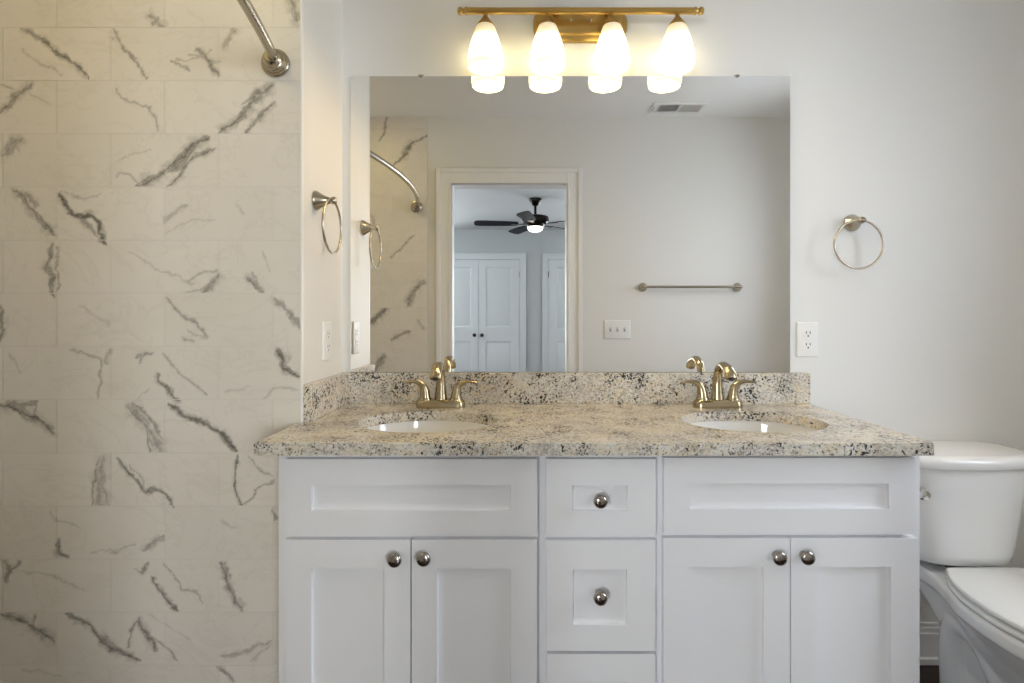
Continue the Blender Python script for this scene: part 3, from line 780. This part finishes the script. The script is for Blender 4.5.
# ---------------------------------------------------------------- faucets
def make_faucet(loc, label):
    r = thing('faucet', label, 'faucet', loc, 'faucets behind the two sinks')
    bm = NB(); rings = []
    for s_, z in ((0.0, 0.0), (0.0, 0.005), (0.001, 0.016), (0.004, 0.023), (0.012, 0.0265)):
        rings.append([(x, y, z) for x, y in rrect(0.156-2*s_, 0.052-2*s_, 0.0255-s_, 10)])
    loft(bm, rings); link('base_plate', bm, M['faucet'], r, 50)
    bm = NB()
    tube(bm, [(0, 0.004, 0.022), (0, 0.004, 0.05), (0, 0.002, 0.090), (0, -0.012, 0.123), (0, -0.044, 0.138), (0, -0.080, 0.131), (0, -0.103, 0.117), (0, -0.112, 0.103)],
         [0.0215, 0.0180, 0.0140, 0.0130, 0.0135, 0.0150, 0.0155, 0.0150], 20, 8, [(1, 1), (1, 1), (1, 1), (1.05, 0.95), (1.12, 0.85), (1.12, 0.8), (1.12, 0.8), (1.12, 0.8)])
    sp = link('spout', bm, M['faucet'], r, 60)
    link('aerator', lathe(NB(), [(0.008, -0.002), (0.008, 0.003), (0.006, 0.004)], 20, mtx=Matrix.Translation((0, -0.1125, 0.1025)) @ Matrix.Rotation(math.radians(155), 4, 'X')), M['dark'], sp)
    for s_ in (-1, 1):
        bm = NB()
        tube(bm, [(s_*0.049, 0, 0.024), (s_*0.050, 0, 0.045), (s_*0.056, -0.001, 0.068), (s_*0.076, -0.004, 0.0815), (s_*0.098, -0.008, 0.083), (s_*0.118, -0.012, 0.080)],
             [0.0185, 0.0155, 0.0120, 0.0075, 0.006, 0.005], 18, 8, [(1, 1), (1, 1), (1, 1), (1, 1), (0.75, 1.2), (0.6, 1.25)])
        h = link('handle', bm, M['faucet'], r, 60)
        link('handle_collar', lathe(NB(), [(0.0205, 0.022), (0.0205, 0.0285), (0.0190, 0.031)], 28, 'z', (s_*0.049, 0, 0)), M['faucet'], h, 50)
    link('lift_rod', lathe(NB(), [(0.0022, 0.022), (0.0022, 0.045), (0.005, 0.048), (0.0055, 0.053), (0.003, 0.057)], 14, 'z', (0, 0.0215, 0)), M['faucet'], r)
    return r
fc = make_faucet((-0.250, -0.086, CTT), 'brass toned two handle faucet behind the left sink')
copy_thing(fc, (0.634, -0.086, CTT), 'brass toned two handle faucet behind the right sink')

# ---------------------------------------------------------------- mirror
mx0, mx1, mz0, mz1 = PX(350.3, 1.795), PX(790.2, 1.795), BST+0.001, PZ(76, 1.795)
mir = thing('wall_mirror', 'large frameless rectangular mirror above the backsplash', 'mirror', ((mx0+mx1)/2, -0.003, mz0))
hw = (mx1-mx0)/2; hh = mz1-mz0
link('mirror_glass', box(NB(), -hw, hw, -0.003, 0.0, 0, hh, 0.0008, 1), M['mirror'], mir)
link('mirror_backing', box(NB(), -hw+0.002, hw-0.002, 0.0003, 0.002, 0.001, hh-0.001), M['dark'], mir)
for px in (421, 737):
    x = PX(px, 1.795)-mir.location.x; bm = NB()
    box(bm, x-0.009, x+0.009, -0.0045, 0.0025, hh, hh+0.004, 0.001, 1); box(bm, x-0.006, x+0.006, -0.0055, -0.0032, hh-0.005, hh+0.004, 0.001, 1)
    link('mirror_clip', bm, M['knob'], mir)

# ---------------------------------------------------------------- vanity light
DL = 1.725; YL = CY+DL
lx = PX(580, 1.79)
vl = thing('vanity_light', 'nickel vanity light bar, coloured as warmly lit, with four lit frosted glass shades', 'wall light', (lx, 0, 2.0))
LZ = lambda z: z-2.0
bm = NB(); rings = []
pz0, pz1 = 2.070, 2.182
for s_, y in ((0.0, -0.001), (0.0, -0.016), (0.004, -0.020), (0.014, -0.024), (0.016, -0.030), (0.020, -0.033)):
    rings.append([(x, y, z) for x, z in rrect(0.312-2*s_, pz1-pz0-2*s_, 0.05-s_*0.8, 10, 0, LZ((pz0+pz1)/2))])
loft(bm, rings); bp = link('backplate', bm, M['brass'], vl, 40)
for s_ in (-0.033, 0.033):
    link('screw', lathe(NB(), [(0.0045, 0.033), (0.004, 0.036), (0.0008, 0.037)], 16, '-y', (s_, 0, LZ(2.128))), M['chrome'], bp)
bz = PZ(11, DL); bx0, bx1 = PX(468, DL)-lx, PX(693.5, DL)-lx
link('bar', lathe(NB(), [(0.0105, bx0), (0.0105, bx1)], 24, 'x', (0, YL, LZ(bz))), M['brass'], vl)
for s_, xe in ((-1, bx0), (1, bx1)):
    pr = [(0.0105, 0), (0.0125, 0.003), (0.0125, 0.008), (0.007, 0.013), (0.007, 0.016), (0.011, 0.019), (0.0125, 0.025), (0.010, 0.031), (0.0008, 0.035)]
    link('finial', lathe(NB(), [(r_, s_*h_) for r_, h_ in pr], 24, 'x', (xe, YL, LZ(bz))), M['brass'], vl, 50)
for s_ in (-0.085, 0.085):
    link('arm', tube(NB(), [(s_, -0.028, LZ(2.15)), (s_, -0.05, LZ(2.15)), (s_, YL, LZ(bz))], 0.008, 14, 4), M['brass'], vl)
for px, tilt in ((485.5, 0.0), (547.5, 0.0), (612, 0.0), (677.5, 1.5)):
    x = PX(px, DL)-lx
    mt = Matrix.Translation((x, YL, LZ(bz))) @ Matrix.Rotation(math.radians(tilt), 4, 'Y')
    cup = lathe(NB(), [(0.007, -0.006), (0.007, -0.018), (0.010, -0.022), (0.018, -0.033), (0.0265, -0.044), (0.0300, -0.050), (0.0285, -0.051)], 28, mtx=mt)
    link('socket_cup', cup, M['brass'], vl, 40)
    top = -0.045
    po = [(0.022, top), (0.0285, top-0.005), (0.034, top-0.018), (0.044, top-0.048), (0.052, top-0.078), (0.0570, top-0.104), (0.0580, top-0.120), (0.0555, top-0.138)]
    pi_ = [(0.0525, top-0.138), (0.0550, top-0.120), (0.0540, top-0.104), (0.049, top-0.078), (0.041, top-0.048), (0.031, top-0.018), (0.0255, top-0.006), (0.020, top-0.003)]
    sh = link('lamp_shade', lathe(NB(), po+pi_, 40, mtx=mt, cap0=False, cap1=False), M['shade'], vl, 70)
    bl = lathe(NB(), [(0.012, top-0.004), (0.013, top-0.035), (0.020, top-0.055), (0.029, top-0.080), (0.029, top-0.095), (0.020, top-0.108), (0.001, top-0.114)], 24, mtx=mt)
    link('bulb', bl, M['bulb'], sh, 70)
    ld = bpy.data.lights.new('bulb_light', 'POINT'); ld.energy = 3.3; ld.color = WARM; ld.shadow_soft_size = 0.02
    lo = bpy.data.objects.new('bulb_light', ld); COL.objects.link(lo); lo.parent = vl
    lo.location = mt @ Vector((0, 0, top-0.126))

# ---------------------------------------------------------------- ceiling downlight over the shower (it warms the tile from above)
rl = thing('recessed_light', 'round recessed downlight in the ceiling over the tiled shower', 'ceiling light', (-1.02, -1.0, H))
link('trim_ring', lathe(NB(), [(0.070, -0.001), (0.070, -0.004), (0.092, -0.006), (0.096, -0.001)], 40, cap0=False, cap1=False), M['trim'], rl)
link('lens', lathe(NB(), [(0.070, -0.001), (0.070, -0.0035), (0.001, -0.0045)], 40), M['fanlight'], rl)
ld = bpy.data.lights.new('downlight', 'AREA'); ld.shape = 'DISK'; ld.size = 0.14; ld.energy = 2.2; ld.color = (1.0, 0.74, 0.14)
lo = bpy.data.objects.new('downlight', ld); COL.objects.link(lo); lo.parent = rl; lo.location = (0, 0, -0.008)

# ---------------------------------------------------------------- towel rings
def bell(bm, axis, at, s=1.0):
    pr = [(0.0285, 0), (0.0285, 0.004), (0.0265, 0.008), (0.021, 0.016), (0.015, 0.027), (0.0105, 0.038), (0.0085, 0.044)]
    return lathe(bm, [(r_, s*h_) for r_, h_ in pr], 32, axis, at)
tr = thing('towel_ring', 'nickel towel ring on the back wall above the outlet', 'towel ring', (PX(851.8, 1.80), 0, PZ(223, 1.80)), 'towel rings on the bathroom walls')
link('wall_flange', bell(NB(), '-y', (0, -0.001, 0)), M['nickel'], tr, 40)
bm = NB(); lathe(bm, [(0.0008, 0.040), (0.006, 0.042), (0.0105, 0.048), (0.0115, 0.054), (0.009, 0.061), (0.0008, 0.064)], 20, '-y'); link('post_end', bm, M['nickel'], tr, 60)
link('ring', torus(NB(), (-0.009, -0.052, -0.0785), 0.079, 0.0036, 'y'), M['nickel'], tr)
tl = thing('towel_ring', 'nickel towel ring on the narrow left wall beside the mirror', 'towel ring', (XL, -0.241, PZ(200.5, 1.558)), 'towel rings on the bathroom walls')
link('wall_flange', bell(NB(), 'x', (0.001, 0, 0)), M['nickel'], tl, 40)
bm = NB(); lathe(bm, [(0.0008, 0.040), (0.006, 0.042), (0.0105, 0.048), (0.0115, 0.054), (0.009, 0.061), (0.0008, 0.064)], 20, 'x'); link('post_end', bm, M['nickel'], tl, 60)
link('ring', torus(NB(), (0.050, 0, -0.0755), 0.0765, 0.0036, 'x'), M['nickel'], tl)

# ---------------------------------------------------------------- outlets and switches
def rotp(bm, face):
    """plates are modelled facing -y; turn to face the named way"""
    ang = {'-y': 0, 'y': PI, 'x': PI/2}[face]
    bmesh.ops.rotate(bm, cent=(0, 0, 0), matrix=Matrix.Rotation(ang, 3, 'Z'), verts=bm.verts); return bm
def plate_bm(w_, h_):
    bm = NB(); loft(bm, [[(x, y, z) for x, z in rrect(w_-2*s_, h_-2*s_, 0.004-s_*0.5, 4)] for s_, y in ((0, -0.0008), (0, -0.003), (0.002, -0.0055), (0.004, -0.0062))]); return bm
def outlet(loc, face, label):
    r = thing('wall_outlet', label, 'outlet', loc, 'outlet plates beside the mirror')
    link('cover_plate', rotp(plate_bm(0.0735, 0.117), face), M['plastic'], r)
    for dz in (0.0195, -0.0195):
        bm = NB(); loft(bm, [[(x, y, z) for x, z in rrect(0.033, 0.029, 0.010, 6, 0, dz)] for y in (-0.005, -0.0078)])
        rc = link('receptacle', rotp(bm, face), M['plastic'], r)
        for q in (-0.0063, 0.0063):
            link('slot', rotp(box(NB(), q-0.0011, q+0.0011, -0.0081, -0.0070, dz-0.0005, dz+0.0085), face), M['dark'], rc)
        link('ground_hole', rotp(lathe(NB(), [(0.0027, 0.0070), (0.0027, 0.0081)], 14, '-y', (0, 0, dz-0.0075)), face), M['dark'], rc)
    link('plate_screw', rotp(lathe(NB(), [(0.003, 0.0055), (0.0028, 0.0070)], 14, '-y'), face), M['plastic'], r)
    return r
outlet((PX(807, 1.80), 0, PZ(339.5, 1.80)), '-y', 'white duplex outlet on the back wall right of the mirror')
outlet((XL, -0.153, PZ(341, 1.647)), 'x', 'white outlet plate on the narrow left wall above the side splash')
sw = thing('light_switch', 'white three gang light switch plate under the towel bar, in the mirror', 'light switch', (PX(617, 3.49), YO, PZ(329.5, 3.49)))
link('cover_plate', rotp(plate_bm(0.172, 0.122), 'y'), M['plastic'], sw)
for q in (-0.046, 0, 0.046):
    bm = NB(); box(bm, q-0.0055, q+0.0055, -0.0068, -0.005, -0.0125, 0.0125)
    tg = link('toggle_slot', rotp(bm, 'y'), M['slotgrey'], sw)
    bm = NB(); box(bm, q-0.004, q+0.004, -0.016, -0.006, 0.0, 0.010, 0.0015, 1); link('toggle', rotp(bm, 'y'), M['plastic'], sw)

# ---------------------------------------------------------------- towel bar on the door wall
tb0, tb1, tz = PX(644, 3.44), PX(739.5, 3.44), PZ(287, 3.44)
tb = thing('towel_bar', 'straight nickel towel bar on the door wall, in the mirror', 'towel bar', ((tb0+tb1)/2, YO, tz))
hl = (tb1-tb0)/2
for s_ in (-1, 1):
    link('wall_flange', bell(NB(), 'y', (s_*hl, 0.001, 0)), M['nickel'], tb, 40)
    link('post_end', lathe(NB(), [(0.0008, 0.040), (0.007, 0.042), (0.0115, 0.049), (0.0115, 0.058), (0.007, 0.065), (0.0008, 0.066)], 20, 'y', (s_*hl, 0, 0)), M['nickel'], tb, 60)
link('bar', lathe(NB(), [(0.008, -hl), (0.008, hl)], 20, 'x', (0, 0.054, 0)), M['nickel'], tb)

# ---------------------------------------------------------------- ceiling vent
vx, vy = PX(679, 3.32), -1.525
vt = thing('ceiling_vent', 'white ceiling air vent with two banks of louvers, in the mirror', 'air vent', (vx, vy, H))
bm = NB()
for a, b, c, d in ((-0.175, 0.150, -0.080, -0.055), (-0.175, 0.150, 0.055, 0.080), (-0.175, -0.130, -0.055, 0.055), (0.130, 0.150, -0.055, 0.055), (-0.006, 0.006, -0.055, 0.055)):
    box(bm, a, b, c, d, -0.009, -0.0005, 0.002, 1)
link('register_frame', bm, M['trim'], vt)
link('duct_dark_sheet', box(NB(), -0.130, 0.130, -0.055, 0.055, -0.0022, -0.0006), M['dark'], vt)  # dark sheet stands in for the shade inside the duct
for lo, ang in ((-0.128, 50), (0.008, -50)):
    for k in range(9):
        bm = NB(); box(bm, -0.0007, 0.0007, -0.054, 0.054, -0.0058, 0.0058)
        bmesh.ops.rotate(bm, cent=(0, 0, 0), matrix=Matrix.Rotation(math.radians(ang), 3, 'Y'), verts=bm.verts)
        bmesh.ops.translate(bm, verts=bm.verts, vec=(lo+0.006+k*0.0137, 0, -0.0068)); link('louver', bm, M['trim'], vt)
link('damper_lever', box(NB(), -0.160, -0.157, -0.035, 0.035, -0.016, -0.008), M['trim'], vt)

# ---------------------------------------------------------------- shower rod
rx, rz = -0.661, 1.855
rod = thing('shower_rod', 'curved brushed nickel shower rod between the tiled walls', 'shower rod', (rx, (YT+YO)/2, rz))
L = (YT-YO)/2; rod.rotation_euler = (math.radians(-1.1), 0, 0)
pts = [(0, L-0.03, 0)] + [(0.085*(1-t*t), t*L, 0) for t in [0.93, 0.8, 0.6, 0.4, 0.2, 0, -0.2, -0.4, -0.6, -0.8, -0.93]] + [(0, -L+0.045, 0)]
link('rod', tube(NB(), pts, 0.0125, 20, 5), M['nickel'], rod, 60)
for s_, e in ((1, L-0.001), (-1, -L+0.0105)):
    pr = [(0.038, 0), (0.038, 0.006), (0.036, 0.009), (0.032, 0.010), (0.030, 0.020), (0.027, 0.023), (0.024, 0.024), (0.021, 0.034), (0.016, 0.040), (0.013, 0.042)]
    link('wall_flange', lathe(NB(), [(r_, -s_*h_) for r_, h_ in pr], 36, 'y', (0, e, 0)), M['nickel'], rod, 30)

# ---------------------------------------------------------------- toilet
TX = 1.345
to = thing('toilet', 'white two piece toilet right of the vanity', 'toilet', (TX, 0, 0))
def half_outline(h, k=6):
    P = spline([(x, y, 0) for x, y in h], k); P = [(p.x, p.y) for p in P]
    return P + [(-x, y) for x, y in reversed(P[1:-1])]
LID = [(0, -0.715), (0.08, -0.70), (0.14, -0.645), (0.171, -0.55), (0.1805, -0.46), (0.170, -0.37), (0.145, -0.30), (0.120, -0.262), (0.107, -0.248), (0.05, -0.246), (0, -0.246)]
def slab_loft(outline, z0, z1, r, cyc=-0.46, dome=0.0):
    def sc(d): return [((x*(1-d/0.18)), cyc+(y-cyc)*(1-d/0.25)) for x, y in outline]
    rings = []
    for d, z in ((r, z0), (0.0, z0+r), (0.0, z1-r), (r*0.35, z1-r*0.35), (r, z1)):
        rings.append([(x, y, z) for x, y in sc(d)])
    bm = NB(); loft(bm, rings); return bm
lidp = half_outline(LID)
link('seat', slab_loft([(x*1.005, y) for x, y in lidp], 0.3950, 0.4090, 0.004), M['seatplastic'], to, 50)
link('seat_lid', slab_loft(lidp, 0.4145, 0.4300, 0.005), M['seatplastic'], to, 50)
for s_ in (-1, 1):
    link('seat_hinge', box(NB(), s_*0.075-0.018, s_*0.075+0.018, -0.252, -0.222, 0.392, 0.418, 0.006, 2), M['seatplastic'], to)
# bowl, pedestal and trapway in one remeshed body
bm = NB(); rings = []
def sec(z, wmax, yfront, yback, wback, ypk=-0.46):
    h = [(0, yfront), (wmax*0.50, yfront+0.02*(abs(yfront)/0.7)), (wmax*0.82, yfront+(ypk-yfront)*0.33), (wmax*0.97, yfront+(ypk-yfront)*0.68), (wmax, ypk), (wmax*0.95, ypk+(yback-ypk)*0.22), (wback+(wmax-wback)*0.35, ypk+(yback-ypk)*0.42), (wback, ypk+(yback-ypk)*0.62), (wback, ypk+(yback-ypk)*0.86), (wback*0.85, yback-0.006), (wback*0.4, yback), (0, yback)]
    return [(x, y, z) for x, y in half_outline(h, 5)]
for a in ((0.0, 0.112, -0.575, -0.18, 0.100, -0.40), (0.025, 0.110, -0.57, -0.18, 0.098, -0.40), (0.05, 0.092, -0.55, -0.20, 0.078, -0.40), (0.14, 0.080, -0.53, -0.20, 0.066, -0.40),
          (0.22, 0.100, -0.57, -0.17, 0.080, -0.42), (0.28, 0.128, -0.635, -0.13, 0.095, -0.44), (0.32, 0.152, -0.68, -0.08, 0.105, -0.455), (0.345, 0.166, -0.70, -0.04, 0.112, -0.46), (0.352, 0.180, -0.714, -0.035, 0.120, -0.46),
          (0.358, 0.1835, -0.718, -0.03, 0.122, -0.46), (0.384, 0.1835, -0.718, -0.03, 0.122, -0.46), (0.3915, 0.178, -0.712, -0.034, 0.118, -0.46)):
    rings.append(sec(*a))
loft(bm, rings)
for s_ in (-1, 1):
    tube(bm, [(s_*0.040, -0.53, 0.06), (s_*0.058, -0.47, 0.10), (s_*0.062, -0.395, 0.185), (s_*0.062, -0.325, 0.262), (s_*0.061, -0.250, 0.268), (s_*0.060, -0.222, 0.19), (s_*0.060, -0.225, 0.09), (s_*0.062, -0.23, 0.005)],
         [0.038, 0.042, 0.042, 0.041, 0.043, 0.042, 0.042, 0.044], 18, 6)
bowl = link('bowl', bm, M['ceramic'], to, 60)
rm = bowl.modifiers.new('remesh', 'REMESH'); rm.mode = 'VOXEL'; rm.voxel_size = 0.0045; rm.use_smooth_shade = True
sm = bowl.modifiers.new('smooth', 'SMOOTH'); sm.factor = 0.5; sm.iterations = 3
# tank
bm = NB(); rings = []
for z, hx, y0, y1 in ((0.416, 0.130, -0.205, -0.04), (0.418, 0.143, -0.222, -0.03), (0.424, 0.149, -0.230, -0.024), (0.45, 0.154, -0.234, -0.022), (0.60, 0.182, -0.238, -0.018), (0.708, 0.199, -0.240, -0.015)):
    ring = []
    for x, y in superell(hx, y0, y1, 5.0, 80):
        if y < (y0+y1)/2: y += 0.030*(abs(x)/hx)**2        # bowed front
        ring.append((x, y, z))
    rings.append(ring)
loft(bm, rings); link('tank', bm, M['ceramic'], to, 50)
bm = NB(); rings = []
for z, d in ((0.7085, 0.004), (0.7125, 0.0), (0.730, 0.0), (0.738, 0.004), (0.743, 0.014), (0.7445, 0.03)):
    ring = []
    for x, y in superell(0.219-d, -0.253+d, -0.006-d*0.6, 5.0, 80):
        if y < -0.13: y += 0.032*(abs(x)/0.219)**2
        ring.append((x, y, z))
    rings.append(ring)
loft(bm, rings); link('tank_lid', bm, M['ceramic'], to, 50)
bm = NB(); box(bm, -0.05, 0.05, -0.17, -0.06, 0.391, 0.418, 0.006, 1); link('tank_gasket', bm, M['dark'], to)
hz = 0.643
bm = NB(); lathe(bm, [(0.013, 0.222), (0.013, 0.240), (0.008, 0.247)], 20, '-y', (-0.165+0.0, 0.0, hz))
fl = link('flush_lever', tube(bm, [(-0.200, -0.238, hz+0.001), (-0.19, -0.246, hz), (-0.182, -0.252, hz)], [0.006, 0.007, 0.008], 12, 4), M['chrome'], to)
link('lever_tip', lathe(NB(), [(0.0008, -0.012), (0.010, -0.008), (0.015, 0.0), (0.0165, 0.008), (0.012, 0.016), (0.0008, 0.020)], 20, '-y', (-0.182, -0.252, hz)), M['chrome'], fl)

# ---------------------------------------------------------------- ceiling fan in the bedroom
fan_x, fan_y = 0.178, -4.07
fan = thing('ceiling_fan', 'dark bronze ceiling fan with lit bowl light, through the doorway in the mirror', 'ceiling fan', (fan_x, fan_y, H))
h = lambda z: z-H
link('canopy', lathe(NB(), [(0.072, -0.0005), (0.072, -0.012), (0.060, -0.035), (0.042, -0.062), (0.030, -0.075), (0.014, -0.078)], 32), M['bronze'], fan, 40)
link('downrod', lathe(NB(), [(0.014, -0.07), (0.014, -0.165), (0.024, -0.167), (0.024, -0.19)], 20), M['bronze'], fan)
link('motor_housing', lathe(NB(), [(0.03, h(2.268)), (0.10, h(2.265)), (0.140, h(2.253)), (0.148, h(2.235)), (0.148, h(2.200)), (0.135, h(2.180)), (0.105, h(2.165)), (0.095, h(2.150)), (0.088, h(2.140))], 40), M['bronze'], fan, 40)
link('light_bowl', lathe(NB(), [(0.082, h(2.142)), (0.084, h(2.134)), (0.077, h(2.114)), (0.058, h(2.098)), (0.03, h(2.090)), (0.001, h(2.088))], 32), M['fanlight'], fan, 70)
for k in range(5):
    th = math.radians(185-72*k)
    dirx, diry = math.cos(th), -math.sin(th)
    rot = Matrix.Rotation(math.atan2(diry, dirx), 4, 'Z')
    pit = Matrix.Rotation(math.radians(-13), 4, 'X')
    outl = [(0.19, -0.045), (0.19, 0.045), (0.30, 0.060), (0.50, 0.068), (0.62, 0.068), (0.655, 0.055), (0.667, 0.02), (0.667, -0.02), (0.655, -0.055), (0.62, -0.068), (0.50, -0.068), (0.30, -0.060)]
    bm = NB(); loft(bm, [[rot @ (Vector((0, 0, h(2.175))) + pit @ Vector((x, y, z))) for x, y in outl] for z in (-0.003, 0.003)])
    bl = link('blade', bm, M['bladewood'], fan)
    bm = NB(); loft(bm, [[rot @ Vector((x, y, z)) for y, z in ((-w_, h(2.176)-0.010), (w_, h(2.176)-0.010), (w_, h(2.176)-0.004), (-w_, h(2.176)-0.004))] for x, w_ in ((0.09, 0.02), (0.15, 0.014), (0.20, 0.025), (0.26, 0.03))])
    link('blade_bracket', bm, M['bronze'], bl)
